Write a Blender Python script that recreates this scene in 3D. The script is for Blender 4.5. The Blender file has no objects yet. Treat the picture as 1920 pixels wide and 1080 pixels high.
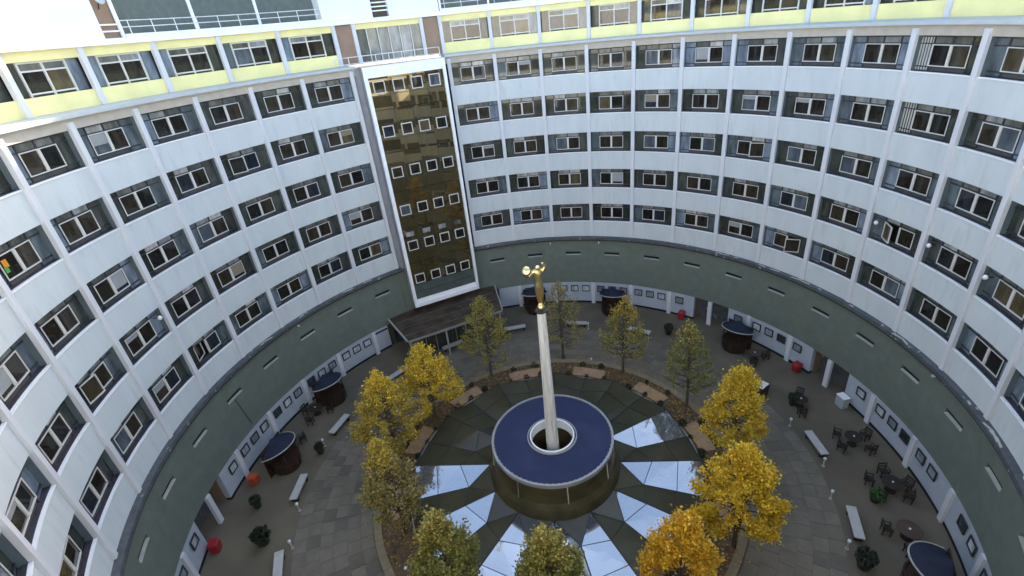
import bpy, math, random
from mathutils import Vector, Matrix
random.seed(7)
R = math.radians
scene = bpy.context.scene
COL = scene.collection

# ------------------------------------------------------------------ camera, sky, sun, exposure
CAM = (-0.894, -24.586, 28.14)
cd = bpy.data.cameras.new('camera')
cam = bpy.data.objects.new('camera', cd); COL.objects.link(cam)
cd.sensor_width = 36.0
cd.lens = 36.0 * 929.15 / 1920.0
cd.shift_x = -20.09 / 1920.0
cd.shift_y = -9.29 / 1920.0
cd.clip_start = 0.1; cd.clip_end = 3000
pitch, roll = 0.48903, -0.10462
c, s = math.cos(pitch), math.sin(pitch); cr, sr = math.cos(roll), math.sin(roll)
xr = Vector((1, 0, 0)); up = Vector((0, s, c)); fw = Vector((0, c, -s))
rv = cr * xr + sr * up; uv = -sr * xr + cr * up
cam.matrix_world = Matrix(((rv.x, uv.x, -fw.x, CAM[0]), (rv.y, uv.y, -fw.y, CAM[1]), (rv.z, uv.z, -fw.z, CAM[2]), (0, 0, 0, 1)))
scene.camera = cam

SUN_AZ, SUN_EL = 13.0, 22.0
w = bpy.data.worlds.new('World'); scene.world = w; w.use_nodes = True
nt = w.node_tree; bg = nt.nodes['Background']
sky = nt.nodes.new('ShaderNodeTexSky'); sky.sky_type = 'NISHITA'; sky.sun_disc = False
sky.sun_elevation = R(SUN_EL); sky.sun_rotation = R(SUN_AZ); sky.air_density = 1.0; sky.dust_density = 2.2; sky.ozone_density = 0.9
nt.links.new(sky.outputs[0], bg.inputs[0]); bg.inputs[1].default_value = 0.15
sl = bpy.data.lights.new('sun', 'SUN'); sl.energy = 4.6; sl.angle = R(0.5); sl.color = (1.0, 0.9, 0.74)
so = bpy.data.objects.new('sun', sl); COL.objects.link(so)
sd = Vector((math.sin(R(SUN_AZ)) * math.cos(R(SUN_EL)), math.cos(R(SUN_AZ)) * math.cos(R(SUN_EL)), math.sin(R(SUN_EL))))
so.rotation_euler = sd.to_track_quat('Z', 'Y').to_euler(); so.location = (10, 60, 60)
vs = scene.view_settings
vs.view_transform = 'Standard'; vs.look = 'None'; vs.gamma = 1.0; vs.use_curve_mapping = False; vs.exposure = 2.1

# ------------------------------------------------------------------ materials
def new_mat(name):
    m = bpy.data.materials.new(name); m.use_nodes = True
    n = m.node_tree.nodes; return m, n, m.node_tree.links, n['Principled BSDF']
def coords(n, l, scale=(1, 1, 1), obj=True):
    tc = n.new('ShaderNodeTexCoord'); mp = n.new('ShaderNodeMapping'); mp.inputs['Scale'].default_value = scale
    oi = n.new('ShaderNodeObjectInfo'); mu = n.new('ShaderNodeMath'); mu.operation = 'MULTIPLY'; mu.inputs[1].default_value = 61.0
    cb = n.new('ShaderNodeCombineXYZ'); l.new(oi.outputs['Random'], mu.inputs[0])
    for i in range(3): l.new(mu.outputs[0], cb.inputs[i])
    l.new(cb.outputs[0], mp.inputs['Location'])
    l.new(tc.outputs['Object' if obj else 'Generated'], mp.inputs['Vector']); return mp.outputs[0]
def mat(name, col, rough=0.6, metal=0.0, spec=0.4, var=0.12, scale=1.5, bump=0.0, stretch=(1, 1, 1), dirt=None, dirt_scale=0.7, dirt_lo=.55, dirt_hi=.75):
    m, n, l, b = new_mat(name)
    b.inputs['Roughness'].default_value = rough; b.inputs['Metallic'].default_value = metal
    b.inputs['Specular IOR Level'].default_value = spec
    v = coords(n, l, stretch)
    t = n.new('ShaderNodeTexNoise'); t.inputs['Scale'].default_value = scale; t.inputs['Detail'].default_value = 6
    l.new(v, t.inputs['Vector'])
    r = n.new('ShaderNodeValToRGB'); r.color_ramp.elements[0].position = .3; r.color_ramp.elements[1].position = .7
    r.color_ramp.elements[0].color = tuple(min(1, x * (1 - var)) for x in col) + (1,)
    r.color_ramp.elements[1].color = tuple(min(1, x * (1 + var)) for x in col) + (1,)
    l.new(t.outputs['Fac'], r.inputs[0]); out = r.outputs[0]
    if dirt:
        t2 = n.new('ShaderNodeTexNoise'); t2.inputs['Scale'].default_value = dirt_scale; t2.inputs['Detail'].default_value = 8
        l.new(v, t2.inputs['Vector'])
        r2 = n.new('ShaderNodeValToRGB'); r2.color_ramp.elements[0].position = dirt_lo; r2.color_ramp.elements[1].position = dirt_hi
        mx = n.new('ShaderNodeMix'); mx.data_type = 'RGBA'
        l.new(t2.outputs['Fac'], r2.inputs[0]); l.new(r2.outputs[0], mx.inputs['Factor'])
        l.new(out, mx.inputs['A']); mx.inputs['B'].default_value = dirt + (1,); out = mx.outputs['Result']
    l.new(out, b.inputs['Base Color'])
    if bump:
        bp = n.new('ShaderNodeBump'); bp.inputs['Strength'].default_value = bump; bp.inputs['Distance'].default_value = .02
        t3 = n.new('ShaderNodeTexNoise'); t3.inputs['Scale'].default_value = scale * 8; t3.inputs['Detail'].default_value = 5
        l.new(v, t3.inputs['Vector']); l.new(t3.outputs['Fac'], bp.inputs['Height']); l.new(bp.outputs[0], b.inputs['Normal'])
    return m
def glass(name, cols, rough=.04, spec=.6, lo=.6, hi=1.35):
    """opaque window glass over a dim room; each pane shows its own interior"""
    m, n, l, b = new_mat(name)
    b.inputs['Roughness'].default_value = rough; b.inputs['Specular IOR Level'].default_value = spec
    oi = n.new('ShaderNodeObjectInfo')
    r = n.new('ShaderNodeValToRGB'); r.color_ramp.interpolation = 'CONSTANT'
    while len(r.color_ramp.elements) < len(cols): r.color_ramp.elements.new(.5)
    for i, (p, cc) in enumerate(cols): r.color_ramp.elements[i].position = p; r.color_ramp.elements[i].color = cc + (1,)
    l.new(oi.outputs['Random'], r.inputs[0])
    v = coords(n, l, (1.6, 1.6, .5))
    t = n.new('ShaderNodeTexNoise'); t.inputs['Scale'].default_value = 1.6; t.inputs['Detail'].default_value = 3; t.noise_dimensions = '4D'
    l.new(v, t.inputs['Vector'])
    mu = n.new('ShaderNodeMath'); mu.operation = 'MULTIPLY'; mu.inputs[1].default_value = 37.0
    l.new(oi.outputs['Random'], mu.inputs[0]); l.new(mu.outputs[0], t.inputs['W'])
    r2 = n.new('ShaderNodeValToRGB'); r2.color_ramp.elements[0].color = (lo, lo, lo, 1); r2.color_ramp.elements[1].color = (hi, hi, hi, 1)
    r2.color_ramp.elements[0].position = .35; r2.color_ramp.elements[1].position = .7
    l.new(t.outputs['Fac'], r2.inputs[0])
    mx = n.new('ShaderNodeMix'); mx.data_type = 'RGBA'; mx.blend_type = 'MULTIPLY'; mx.inputs['Factor'].default_value = 1
    l.new(r.outputs[0], mx.inputs['A']); l.new(r2.outputs[0], mx.inputs['B']); l.new(mx.outputs['Result'], b.inputs['Base Color'])
    return m

M = {}
M['white'] = mat('white render', (.61, .645, .65), .7, var=.05, scale=.8, bump=.08, stretch=(1.6, 1.6, .35), dirt=(.52, .55, .545), dirt_scale=1.6, dirt_lo=.52, dirt_hi=.80)
M['pillar'] = mat('white concrete fin', (.66, .66, .68), .65, var=.04, scale=1.0, stretch=(3, 3, .3), dirt=(.6, .6, .6), dirt_scale=1.5, dirt_lo=.6, dirt_hi=.9)
M['cap'] = mat('white metal sill', (.92, .92, .93), .45, var=.03)
M['frame'] = mat('white window frame', (.66, .64, .60), .45, var=.03)
M['dark_frame'] = mat('dark window frame', (.035, .037, .045), .5, var=.15)
M['sill'] = mat('dark inner sill', (.05, .045, .055), .6, var=.3, scale=4)
M['reveal'] = mat('blue grey reveal', (.115, .145, .165), .5, var=.12)
M['pane'] = glass('window pane glass', [(0, (.022, .019, .014)), (.25, (.032, .026, .018)), (.45, (.016, .016, .014)), (.62, (.042, .034, .022)), (.76, (.024, .027, .036)), (.88, (.09, .105, .125)), (.95, (.10, .075, .04))])
M['side_pane'] = glass('side pane glass', [(0, (.05, .056, .044)), (.3, (.07, .076, .066)), (.5, (.04, .042, .032)), (.62, (.11, .135, .15)), (.80, (.19, .23, .28))], .04, .6)
M['transom'] = glass('transom pane glass', [(0, (.16, .16, .14)), (.35, (.23, .235, .22)), (.55, (.11, .112, .10)), (.75, (.30, .31, .31)), (.93, (.50, .48, .45))], .06, .5)
M['apron'] = mat('grey apron panel', (.065,.065,.06), .45, var=.2, scale=3)
M['beam'] = mat('cream beam', (.50, .45, .38), .75, var=.08, scale=2)
M['fascia'] = mat('grey white cornice', (.50, .53, .56), .5, var=.05)
M['lead'] = mat('dark lead gutter', (.095, .10, .108), .55, var=.25, scale=2.5, dirt=(.42, .42, .42), dirt_scale=2.2, dirt_lo=.66, dirt_hi=.70)
M['black'] = mat('black joint', (.012, .013, .015), .7)
M['green'] = mat('grey green mosaic wall', (.160, .186, .158), .55, var=.10, scale=1.3, bump=.05, dirt=(.16, .175, .14), dirt_scale=.5, dirt_lo=.5, dirt_hi=.8)
M['slit'] = mat('pale slit sill', (.52, .50, .45), .6, var=.1)
M['ground_white'] = mat('pale grey painted wall', (.44, .48, .54), .6, var=.06, scale=1.2, dirt=(.36, .39, .42), dirt_scale=1.0, dirt_lo=.6, dirt_hi=.9)
M['blind'] = glass('small window blind', [(0, (.30, .33, .36)), (.3, (.48, .50, .52)), (.55, (.62, .64, .65)), (.75, (.05, .06, .06)), (.88, (.22, .25, .28))], .08, .5)
M['blind_pale'] = mat('pale roller blind', (.30, .31, .31), .6, var=.1)
M['blind_beige'] = mat('beige roller blind', (.24, .20, .14), .6, var=.1)
M['cloth_orange'] = mat('orange cloth', (.70, .25, .02), .7)
M['cloth_green'] = mat('green cloth', (.08, .30, .04), .7)
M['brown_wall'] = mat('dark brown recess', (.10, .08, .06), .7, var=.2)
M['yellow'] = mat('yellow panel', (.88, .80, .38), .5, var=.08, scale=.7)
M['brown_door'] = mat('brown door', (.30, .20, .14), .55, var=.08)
M['mesh'] = mat('grey green mesh screen', (.115, .14, .13), .6, var=.12, scale=3)
M['bulkhead'] = mat('white bulkhead', (.82, .82, .81), .7, var=.05, scale=.5)
M['rail'] = mat('white rail', (.75, .76, .77), .45)
M['tower_glass'] = glass('bronze spandrel glass', [(0, (.24, .185, .092)), (.3, (.21, .165, .084)), (.55, (.26, .20, .10)), (.8, (.22, .18, .10))], .02, .8, .9, 1.1)
M['tower_glass'].node_tree.nodes['Principled BSDF'].inputs['Metallic'].default_value = .8
M['tower_green'] = mat('grey green glass panel', (.09, .11, .10), .12, var=.15, spec=.7)
M['tower_side'] = mat('grey tower cheek', (.40, .41, .44), .6, var=.08)
M['canopy'] = mat('brown canopy felt', (.078, .056, .038), .95, spec=.1, var=.3, scale=.8, bump=.1, dirt=(.115, .088, .062), dirt_scale=.9, dirt_lo=.5, dirt_hi=.7)
M['tarmac'] = mat('brown grey paving', (.158, .130, .088), .8, var=.16, scale=.45, bump=.15, dirt=(.122, .101, .07), dirt_scale=.25, dirt_lo=.45, dirt_hi=.7)
M['ground'] = mat('outer ground', (.08, .08, .075), .9)
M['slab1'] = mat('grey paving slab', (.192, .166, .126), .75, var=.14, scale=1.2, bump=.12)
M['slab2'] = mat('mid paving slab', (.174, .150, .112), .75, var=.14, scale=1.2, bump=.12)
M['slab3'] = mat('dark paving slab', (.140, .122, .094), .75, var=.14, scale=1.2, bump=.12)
M['joint'] = mat('paving joint', (.128, .112, .086), .9)
M['mulch'] = mat('brown leaf mulch', (.115, .075, .045), .9, var=.4, scale=3, bump=.5, dirt=(.17, .10, .03), dirt_scale=5, dirt_lo=.58, dirt_hi=.66)
M['kerb'] = mat('tan stone kerb', (.26, .205, .13), .75, var=.12, scale=2)
M['pad'] = mat('tan stone pad', (.40, .26, .155), .75, var=.12, scale=2, bump=.1)
M['bench'] = mat('pale stone bench', (.50, .48, .44), .65, var=.08, scale=3)
M['dark_metal'] = mat('dark metal', (.025, .025, .025), .5)  # even dark metal colour for legs, bars and brackets
M['navy'] = mat('navy membrane', (.022, .030, .078), .7, var=.10, scale=.8, spec=.3, dirt=(.045, .05, .11), dirt_scale=.5, dirt_lo=.5, dirt_hi=.9)
M['drum'] = mat('bronze olive mosaic', (.07, .058, .025), .3, var=.3, scale=1.2, spec=.6, dirt=(.085, .07, .03), dirt_scale=.8)
M['rimgrey'] = mat('grey metal rim', (.30, .30, .30), .45, metal=.2)
M['column'] = mat('pale concrete column', (.66, .65, .62), .7, var=.10, scale=1.2, stretch=(4, 4, .4), bump=.1, dirt=(.40, .39, .36), dirt_scale=1.5, dirt_lo=.5, dirt_hi=.8)
M['gold'] = mat('gilded bronze', (.98, .74, .36), .28, metal=1.0, var=.1, scale=3)
M['bark'] = mat('grey brown bark', (.085, .07, .046), .85, var=.3, scale=6, stretch=(3, 3, .5), bump=.4)
M['timber'] = mat('red brown timber', (.042, .022, .014), .6, var=.25, scale=3, stretch=(4, 4, .4))
M['slate'] = mat('slate blue kiosk roof', (.03, .035, .055), .85, spec=.15, var=.12, scale=2)
M['trim'] = mat('pale roof trim', (.45, .44, .40), .5)
M['red'] = mat('red plastic', (.33, .022, .026), .4, var=.08)
M['maroon'] = mat('maroon paint', (.06, .018, .02), .45, var=.15)
M['orange'] = mat('orange plastic', (.48, .085, .03), .4, var=.08)
M['dark_wood'] = mat('dark brown wood', (.035, .026, .02), .6, var=.25, scale=5)
M['brown_top'] = mat('brown table top', (.10, .06, .045), .5, var=.2, scale=4)
M['pot'] = mat('dark planter', (.03, .03, .03), .5)
M['lead_green'] = mat('dark foliage', (.022, .03, .014), .7, var=.4, scale=8)
M['bright_green'] = mat('bright green foliage', (.04, .10, .02), .7, var=.3, scale=8)
M['globe'] = mat('white globe glass', (.85, .85, .83), .25, var=.02)
M['cabinet'] = mat('pale cabinet', (.42, .46, .46), .4, var=.05)
m, n, l, b = new_mat('roof glass painted sky-bright')  # same roof glass, pale mirror tone put in where facets catch the sky
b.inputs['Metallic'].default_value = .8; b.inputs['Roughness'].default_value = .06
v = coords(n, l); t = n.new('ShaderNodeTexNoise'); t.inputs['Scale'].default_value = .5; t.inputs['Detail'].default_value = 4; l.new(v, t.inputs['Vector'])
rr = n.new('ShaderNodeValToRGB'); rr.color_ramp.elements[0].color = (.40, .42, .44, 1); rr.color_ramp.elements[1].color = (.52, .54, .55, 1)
l.new(t.outputs['Fac'], rr.inputs[0]); l.new(rr.outputs[0], b.inputs['Base Color']); M['sky_bright_glass'] = m
M['sky_dark_glass'] = mat('roof glass painted sky-dark', (.062, .057, .032), .22, spec=.45, var=.25, scale=.35)  # darker copy of that glass for facets without the sky's reflection
def leafmat(name, col):
    m, n, l, b = new_mat(name)
    g = n.new('ShaderNodeNewGeometry')
    r = n.new('ShaderNodeValToRGB')
    r.color_ramp.elements[0].color = tuple(x * .6 for x in col) + (1,); r.color_ramp.elements[1].color = tuple(min(1, x * 1.35) for x in col) + (1,)
    l.new(g.outputs['Random Per Island'], r.inputs[0]); l.new(r.outputs[0], b.inputs['Base Color'])
    b.inputs['Roughness'].default_value = .55; b.inputs['Specular IOR Level'].default_value = .25
    tr = n.new('ShaderNodeBsdfTranslucent'); l.new(r.outputs[0], tr.inputs['Color'])
    mx = n.new('ShaderNodeMixShader'); mx.inputs[0].default_value = .3
    l.new(b.outputs[0], mx.inputs[1]); l.new(tr.outputs[0], mx.inputs[2]); l.new(mx.outputs[0], n['Material Output'].inputs['Surface'])
    return m

# ------------------------------------------------------------------ mesh helpers
def pol(th, r): return (r * math.sin(R(th)), r * math.cos(R(th)))
class MB:
    def __init__(s): s.v = []; s.f = []; s.m = []
    def add(s, vs, fs, mi=0):
        o = len(s.v); s.v += [tuple(x) for x in vs]; s.f += [tuple(i + o for i in f) for f in fs]; s.m += [mi] * len(fs); return s
    def hexa(s, p, mi=0):   # 8 points: bottom 4 ccw, top 4 ccw
        return s.add(p, [(3, 2, 1, 0), (4, 5, 6, 7), (0, 1, 5, 4), (1, 2, 6, 5), (2, 3, 7, 6), (3, 0, 4, 7)], mi)
    def box(s, x0, x1, y0, y1, z0, z1, mi=0):
        return s.hexa([(x0, y0, z0), (x1, y0, z0), (x1, y1, z0), (x0, y1, z0), (x0, y0, z1), (x1, y0, z1), (x1, y1, z1), (x0, y1, z1)], mi)
    def cbox(s, cx, cy, cz, sx, sy, sz, rz=0, mi=0):
        q = []
        for z in (cz - sz / 2, cz + sz / 2):
            for (a, b_) in ((-1, -1), (1, -1), (1, 1), (-1, 1)):
                x = a * sx / 2; y = b_ * sy / 2
                q.append((cx + x * math.cos(rz) - y * math.sin(rz), cy + x * math.sin(rz) + y * math.cos(rz), z))
        return s.hexa(q, mi)
    def arc(s, r0, r1, t0, t1, z0, z1, n=6, mi=0, full=False):
        vs = []
        k = n if full else n + 1
        for i in range(k):
            t = t0 + (t1 - t0) * i / n
            a = pol(t, r0); b_ = pol(t, r1)
            vs += [(a[0], a[1], z0), (b_[0], b_[1], z0), (b_[0], b_[1], z1), (a[0], a[1], z1)]
        fs = []
        for i in range(n):
            o = 4 * i; q = 4 * ((i + 1) % k)
            for j in range(4): fs.append((o + j, o + (j + 1) % 4, q + (j + 1) % 4, q + j))
        if not full: fs += [(3, 2, 1, 0), tuple(4 * n + j for j in range(4))]
        return s.add(vs, fs, mi)
    def tube(s, p0, p1, r0, r1=None, n=6, mi=0, cap=True):
        r1 = r0 if r1 is None else r1
        p0 = Vector(p0); p1 = Vector(p1); d = (p1 - p0)
        if d.length < 1e-6: return s
        d.normalize(); a = d.orthogonal().normalized(); b_ = d.cross(a)
        vs = []
        for p, r in ((p0, r0), (p1, r1)):
            for i in range(n):
                t = 2 * math.pi * i / n; vs.append(p + a * (r * math.cos(t)) + b_ * (r * math.sin(t)))
        fs = [(i, (i + 1) % n, n + (i + 1) % n, n + i) for i in range(n)]
        if cap: fs += [tuple(range(n - 1, -1, -1)), tuple(range(n, 2 * n))]
        return s.add(vs, fs, mi)
    def lathe(s, prof, n=24, cx=0, cy=0, mi=0, closed=False):
        vs = []
        for (r, z) in prof:
            for i in range(n):
                t = 2 * math.pi * i / n; vs.append((cx + r * math.cos(t), cy + r * math.sin(t), z))
        fs = []; L = len(prof)
        for j in range(L if closed else L - 1):
            j2 = (j + 1) % L
            for i in range(n): fs.append((j * n + i, j * n + (i + 1) % n, j2 * n + (i + 1) % n, j2 * n + i))
        if not closed:
            if prof[0][0] > 0: fs.append(tuple(range(n - 1, -1, -1)))
            if prof[-1][0] > 0: fs.append(tuple((L - 1) * n + i for i in range(n)))
        return s.add(vs, fs, mi)
    def mesh(s, name, mats, smooth=False):
        me = bpy.data.meshes.new(name); me.from_pydata(s.v, [], s.f)
        if not isinstance(mats, (list, tuple)): mats = [mats]
        for m in mats: me.materials.append(M[m] if isinstance(m, str) else m)
        if len(mats) > 1: me.polygons.foreach_set('material_index', s.m)
        if smooth: me.polygons.foreach_set('use_smooth', [True] * len(s.f))
        me.update(); return me
    def build(s, name, mats, parent=None, loc=(0, 0, 0), rz=0, smooth=False):
        return put(name, s.mesh(name, mats, smooth), parent, loc, rz)
def put(name, me, parent=None, loc=(0, 0, 0), rz=0):
    o = bpy.data.objects.new(name, me); COL.objects.link(o); o.location = loc; o.rotation_euler = (0, 0, rz)
    if parent is not None: o.parent = parent
    return o
def tag(o, label=None, cat=None, group=None, kind=None):
    if label: o['label'] = label
    if cat: o['category'] = cat
    if group: o['group'] = group
    if kind: o['kind'] = kind
    return o
def thing(name, label, cat, loc=(0, 0, 0), rz=0, group=None):
    return tag(put(name, None, None, loc, rz), label, cat, group)
def copy_tree(o, parent=None):
    c_ = o.copy(); COL.objects.link(c_)
    if parent is not None: c_.parent = parent
    for ch in o.children: copy_tree(ch, c_)
    return c_

# ------------------------------------------------------------------ ground
g = MB().box(-700, 700, -700, 700, -1.0, -.10).build('ground', 'ground'); tag(g, kind='structure')
p = MB().arc(12.5, 24.6, 0, 360, -.09, 0, 120, full=True).build('pavement', 'tarmac'); tag(p, kind='structure')
path = MB().arc(12.56, 17.55, 0, 360, -.02, .008, 120, full=True).build('paved_path', 'joint'); tag(path, kind='structure')
# paving slabs laid in rings, each its own piece
slabs = []
rw = .83
for row in range(6):
    r0 = 12.58 + row * rw; r1 = r0 + rw
    n = int(round(2 * math.pi * (r0 + r1) / 2 / .95))
    for i in range(n):
        slabs.append((r0, r1, 360 / n * (i + .5 * (row % 2)), 360 / n, row))
def slab_bm(mb, sl, mi=0):
    r0, r1, t, dt, row = sl; g_ = .012; dz = random.uniform(0, .006); ga = math.degrees(g_ / r0)
    mb.arc(r0 + g_, r1 - g_, t - dt / 2 + ga, t + dt / 2 - ga, .0, .022 + dz, 1, mi)
def cam_d(sl):
    x, y = pol(sl[2], (sl[0] + sl[1]) / 2); return (x - CAM[0]) ** 2 + (y - CAM[1]) ** 2
def seen(sl):
    x, y = pol(sl[2], (sl[0] + sl[1]) / 2); return y > -10.5 + .18 * (-x) - 1.0
slabs.sort(key=lambda q: (not seen(q), cam_d(q)))
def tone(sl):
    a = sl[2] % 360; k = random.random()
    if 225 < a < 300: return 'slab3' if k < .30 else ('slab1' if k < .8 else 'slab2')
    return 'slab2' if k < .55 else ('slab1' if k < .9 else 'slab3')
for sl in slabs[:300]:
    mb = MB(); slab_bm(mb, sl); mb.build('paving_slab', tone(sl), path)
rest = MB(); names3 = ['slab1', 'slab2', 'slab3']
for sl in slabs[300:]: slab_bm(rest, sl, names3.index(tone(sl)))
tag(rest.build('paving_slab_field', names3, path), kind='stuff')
kerb_root = put('planting_kerb', None); tag(kerb_root, kind='structure')
for k in range(36): MB().arc(12.06, 12.54, k * 10 + .06, k * 10 + 9.94, -.1, .16, 3).build('kerb_stone', 'kerb', kerb_root)
bed = MB().arc(9.9, 12.06, 0, 360, -.09, .07, 96, full=True).build('planting_bed', 'mulch'); tag(bed, kind='structure')

# ------------------------------------------------------------------ ring building: white five-storey facade
RIGHT = [-13.23 + 10 * i for i in range(15)]        # pillars from the stair tower round to the right
LEFT = [-34.01 - 10 * i for i in range(11)]
BAYS = [a + 5 for a in RIGHT[:-1]] + [a - 5 for a in LEFT[:-1]]
ST = 3.46
ring = thing('ring_building', 'curved white five storey office block wrapping round the courtyard with rows of windows', 'building')
HB = 5 - .02
spandrel_me = MB().arc(23.0, 23.75, -HB, HB, 0, 1.60, 8).mesh('spandrel_panel', 'white')
cap_me = MB().arc(22.955, 23.10, -HB + .4, HB - .4, 1.60, 1.66, 8).mesh('sill_cap', 'cap')
pillar_me = MB().cbox(0, 22.97, (25.62 + 7.98) / 2, .31, .22, 25.62 - 7.98).mesh('pillar', 'pillar')
# window kit; local z = 0 at sill top, glass plane at y = 23.66
GY = 23.30
fr = MB()
for x in (-1.93, -1.06, 1.06, 1.93): fr.box(x - .035, x + .035, GY - .05, GY + .05, 0.02, 1.80)
fr.box(-.04, .04, GY - .05, GY + .05, 1.42, 1.80)
for z in (1.40, 1.77, .24): fr.box(-1.96, 1.96, GY - .045, GY + .045, z - .03, z + .03)
fr.arc(23.1, 23.42, -4.55, 4.55, -.01, .02, 6, 1)
window_me = fr.mesh('window', ['dark_frame', 'sill'])
def casement_mesh(wd, h, t=.046):
    m_ = MB(); y0, y1 = -.05, .03
    m_.box(0, wd, y0, y1, 0, t); m_.box(0, wd, y0, y1, h - t, h); m_.box(0, t, y0, y1, t, h - t); m_.box(wd - t, wd, y0, y1, t, h - t)
    return m_.mesh('casement', 'frame')
def pane_mesh(name, x0, x1, z0, z1, y, m_): return MB().box(x0, x1, y, y + .02, z0, z1).mesh(name, m_)
CW, CH, CZ = 1.05, 1.10, .27
case_me = casement_mesh(CW, CH); case_me2 = MB()
for (x0, x1, z0, z1) in ((-CW, 0, 0, .046), (-CW, 0, CH - .046, CH), (-CW, -CW + .046, .046, CH - .046), (-.046, 0, .046, CH - .046)): case_me2.box(x0, x1, -.05, .03, z0, z1)
case_me2 = case_me2.mesh('casement', 'frame')
cpane_l = MB().box(.075, CW - .075, -.01, .01, .075, CH - .075).mesh('casement_pane', 'pane')
cpane_r = MB().box(-CW + .075, -.075, -.01, .01, .075, CH - .075).mesh('casement_pane', 'pane')
mull_me = MB().box(-.03, .03, GY - .06, GY + .04, CZ, CZ + CH).mesh('mullion', 'frame')
side_l = pane_mesh('side_pane', -1.90, -1.09, .03, 1.75, GY, 'side_pane'); side_r = pane_mesh('side_pane', 1.09, 1.90, .03, 1.75, GY, 'side_pane')
tran_l = pane_mesh('transom_pane', -1.03, -.04, 1.43, 1.75, GY, 'transom'); tran_r = pane_mesh('transom_pane', .04, 1.03, 1.43, 1.75, GY, 'transom')
apron_me = pane_mesh('apron_panel', -1.03, 1.03, .03, .22, GY, 'apron')
rev = MB()
for sgn in (-1, 1):
    t0, t1 = (-4.98, -4.62) if sgn < 0 else (4.62, 4.98)
reveal_l = MB().arc(23.10, 23.40, -4.96, -4.62, 0, 1.80, 1).mesh('reveal', 'reveal'); reveal_r = MB().arc(23.10, 23.40, 4.62, 4.96, 0, 1.80, 1).mesh('reveal', 'reveal')
rnd = random.Random(3)
def make_window(root, th, z, open_=None):
    rz = -R(th)
    wn = put('window', window_me, root, (0, 0, z), rz)
    for me in (mull_me, side_l, side_r, tran_l, tran_r, apron_me, reveal_l, reveal_r): put(me.name.split('.')[0], me, wn)
    dl = 1.08
    al, ar = (0, 0)
    if open_: al, ar = open_
    for sgn, me, pm, ang in ((-1, case_me, cpane_l, al), (1, case_me2, cpane_r, ar)):
        put('casement', me, wn, (sgn * dl, GY - .03, CZ), R(ang)); put('casement_pane', pm, wn, (sgn * dl, GY - .03, CZ), R(ang))
    if open_ is None:
        for sgn in (-1, 1):
            if rnd.random() < .10:
                h_ = rnd.choice((.25, .4, .55, .8)); x0, x1 = (-1.0, -.10) if sgn < 0 else (.10, 1.0)
                MB().box(x0, x1, GY - .048, GY - .042, CZ + CH - .06 - h_, CZ + CH - .06).build('blind', rnd.choice(('blind_pale', 'blind_pale', 'blind_beige')), wn)
    return wn
OPEN = {(61.77, 0): (0, 38), (51.77, 2): (0, 22), (-79.01, 1): (0, 0), (81.77, 1): (-25, 0), (71.77, 0): (0, 0), (-59.01, 3): (-14, 0), (-79.01, 0): (20, 0), (-99.01, 1): (-10, 0)}
for th in RIGHT + LEFT: put('pillar', pillar_me, ring, (0, 0, 0), -R(th))
for th in BAYS:
    for k in range(5):
        z = 9.58 + ST * k
        sp = put('spandrel_panel', spandrel_me, ring, (0, 0, z - 1.65), -R(th)); put('sill_cap', cap_me, sp)
        wn = make_window(ring, th, z + .012, OPEN.get((round(th, 2), k)))
        if round(th, 2) == 81.77 and k >= 3:
            vb = MB()
            for q in range(5): vb.box(-1.86 + q * .17, -1.78 + q * .17, GY - .02, GY - .005, .06, 1.72)
            tag(vb.build('vertical_blind', 'slit', wn), kind='stuff')
        if round(th, 2) == -99.01 and k == 3:
            MB().box(-.90, -.62, GY - .06, GY - .05, .80, 1.15).build('orange_cloth', 'cloth_orange', wn); MB().box(-.96, -.74, GY - .07, GY - .062, .58, .86).build('green_cloth', 'cloth_green', wn)
def beam(t0, t1, n):
    MB().arc(23.0, 23.75, t0, t1, 25.26, 25.80, n).build('head_beam', 'beam', ring)
    MB().arc(22.72, 25.9, t0, t1, 25.80, 25.98, n).build('cornice', 'fascia', ring)
    MB().arc(22.62, 23.7, t0, t1, 7.66, 7.92, n).build('gutter_ledge', 'lead', ring)
    MB().arc(22.66, 23.7, t0, t1, 7.56, 7.655, n).build('drip_joint', 'black', ring)
beam(RIGHT[0] - .9, 118, 80); beam(-118, LEFT[0] + .9, 60)
for t0, t1 in ((118.02, RIGHT[-1]), (LEFT[-1], -118.02)):
    MB().arc(23.0, 23.75, t0, t1, 25.26, 25.80, 8).build('head_beam', 'beam', ring)
    MB().arc(22.62, 23.7, t0, t1, 7.66, 7.92, 8).build('gutter_ledge', 'lead', ring)
MB().arc(23.9, 24.1, LEFT[0] - 100, LEFT[0] + .9, 7.9, 25.9, 40).build('inner_wall', 'black', ring)
MB().arc(23.9, 24.1, RIGHT[0] - .9, RIGHT[-1], 7.9, 25.9, 50).build('inner_wall', 'black', ring)
MB().arc(23.4, 23.6, -33.1, -14.1, 3.0, 25.8, 6).build('tower_back_wall', 'tower_side', ring)
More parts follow.
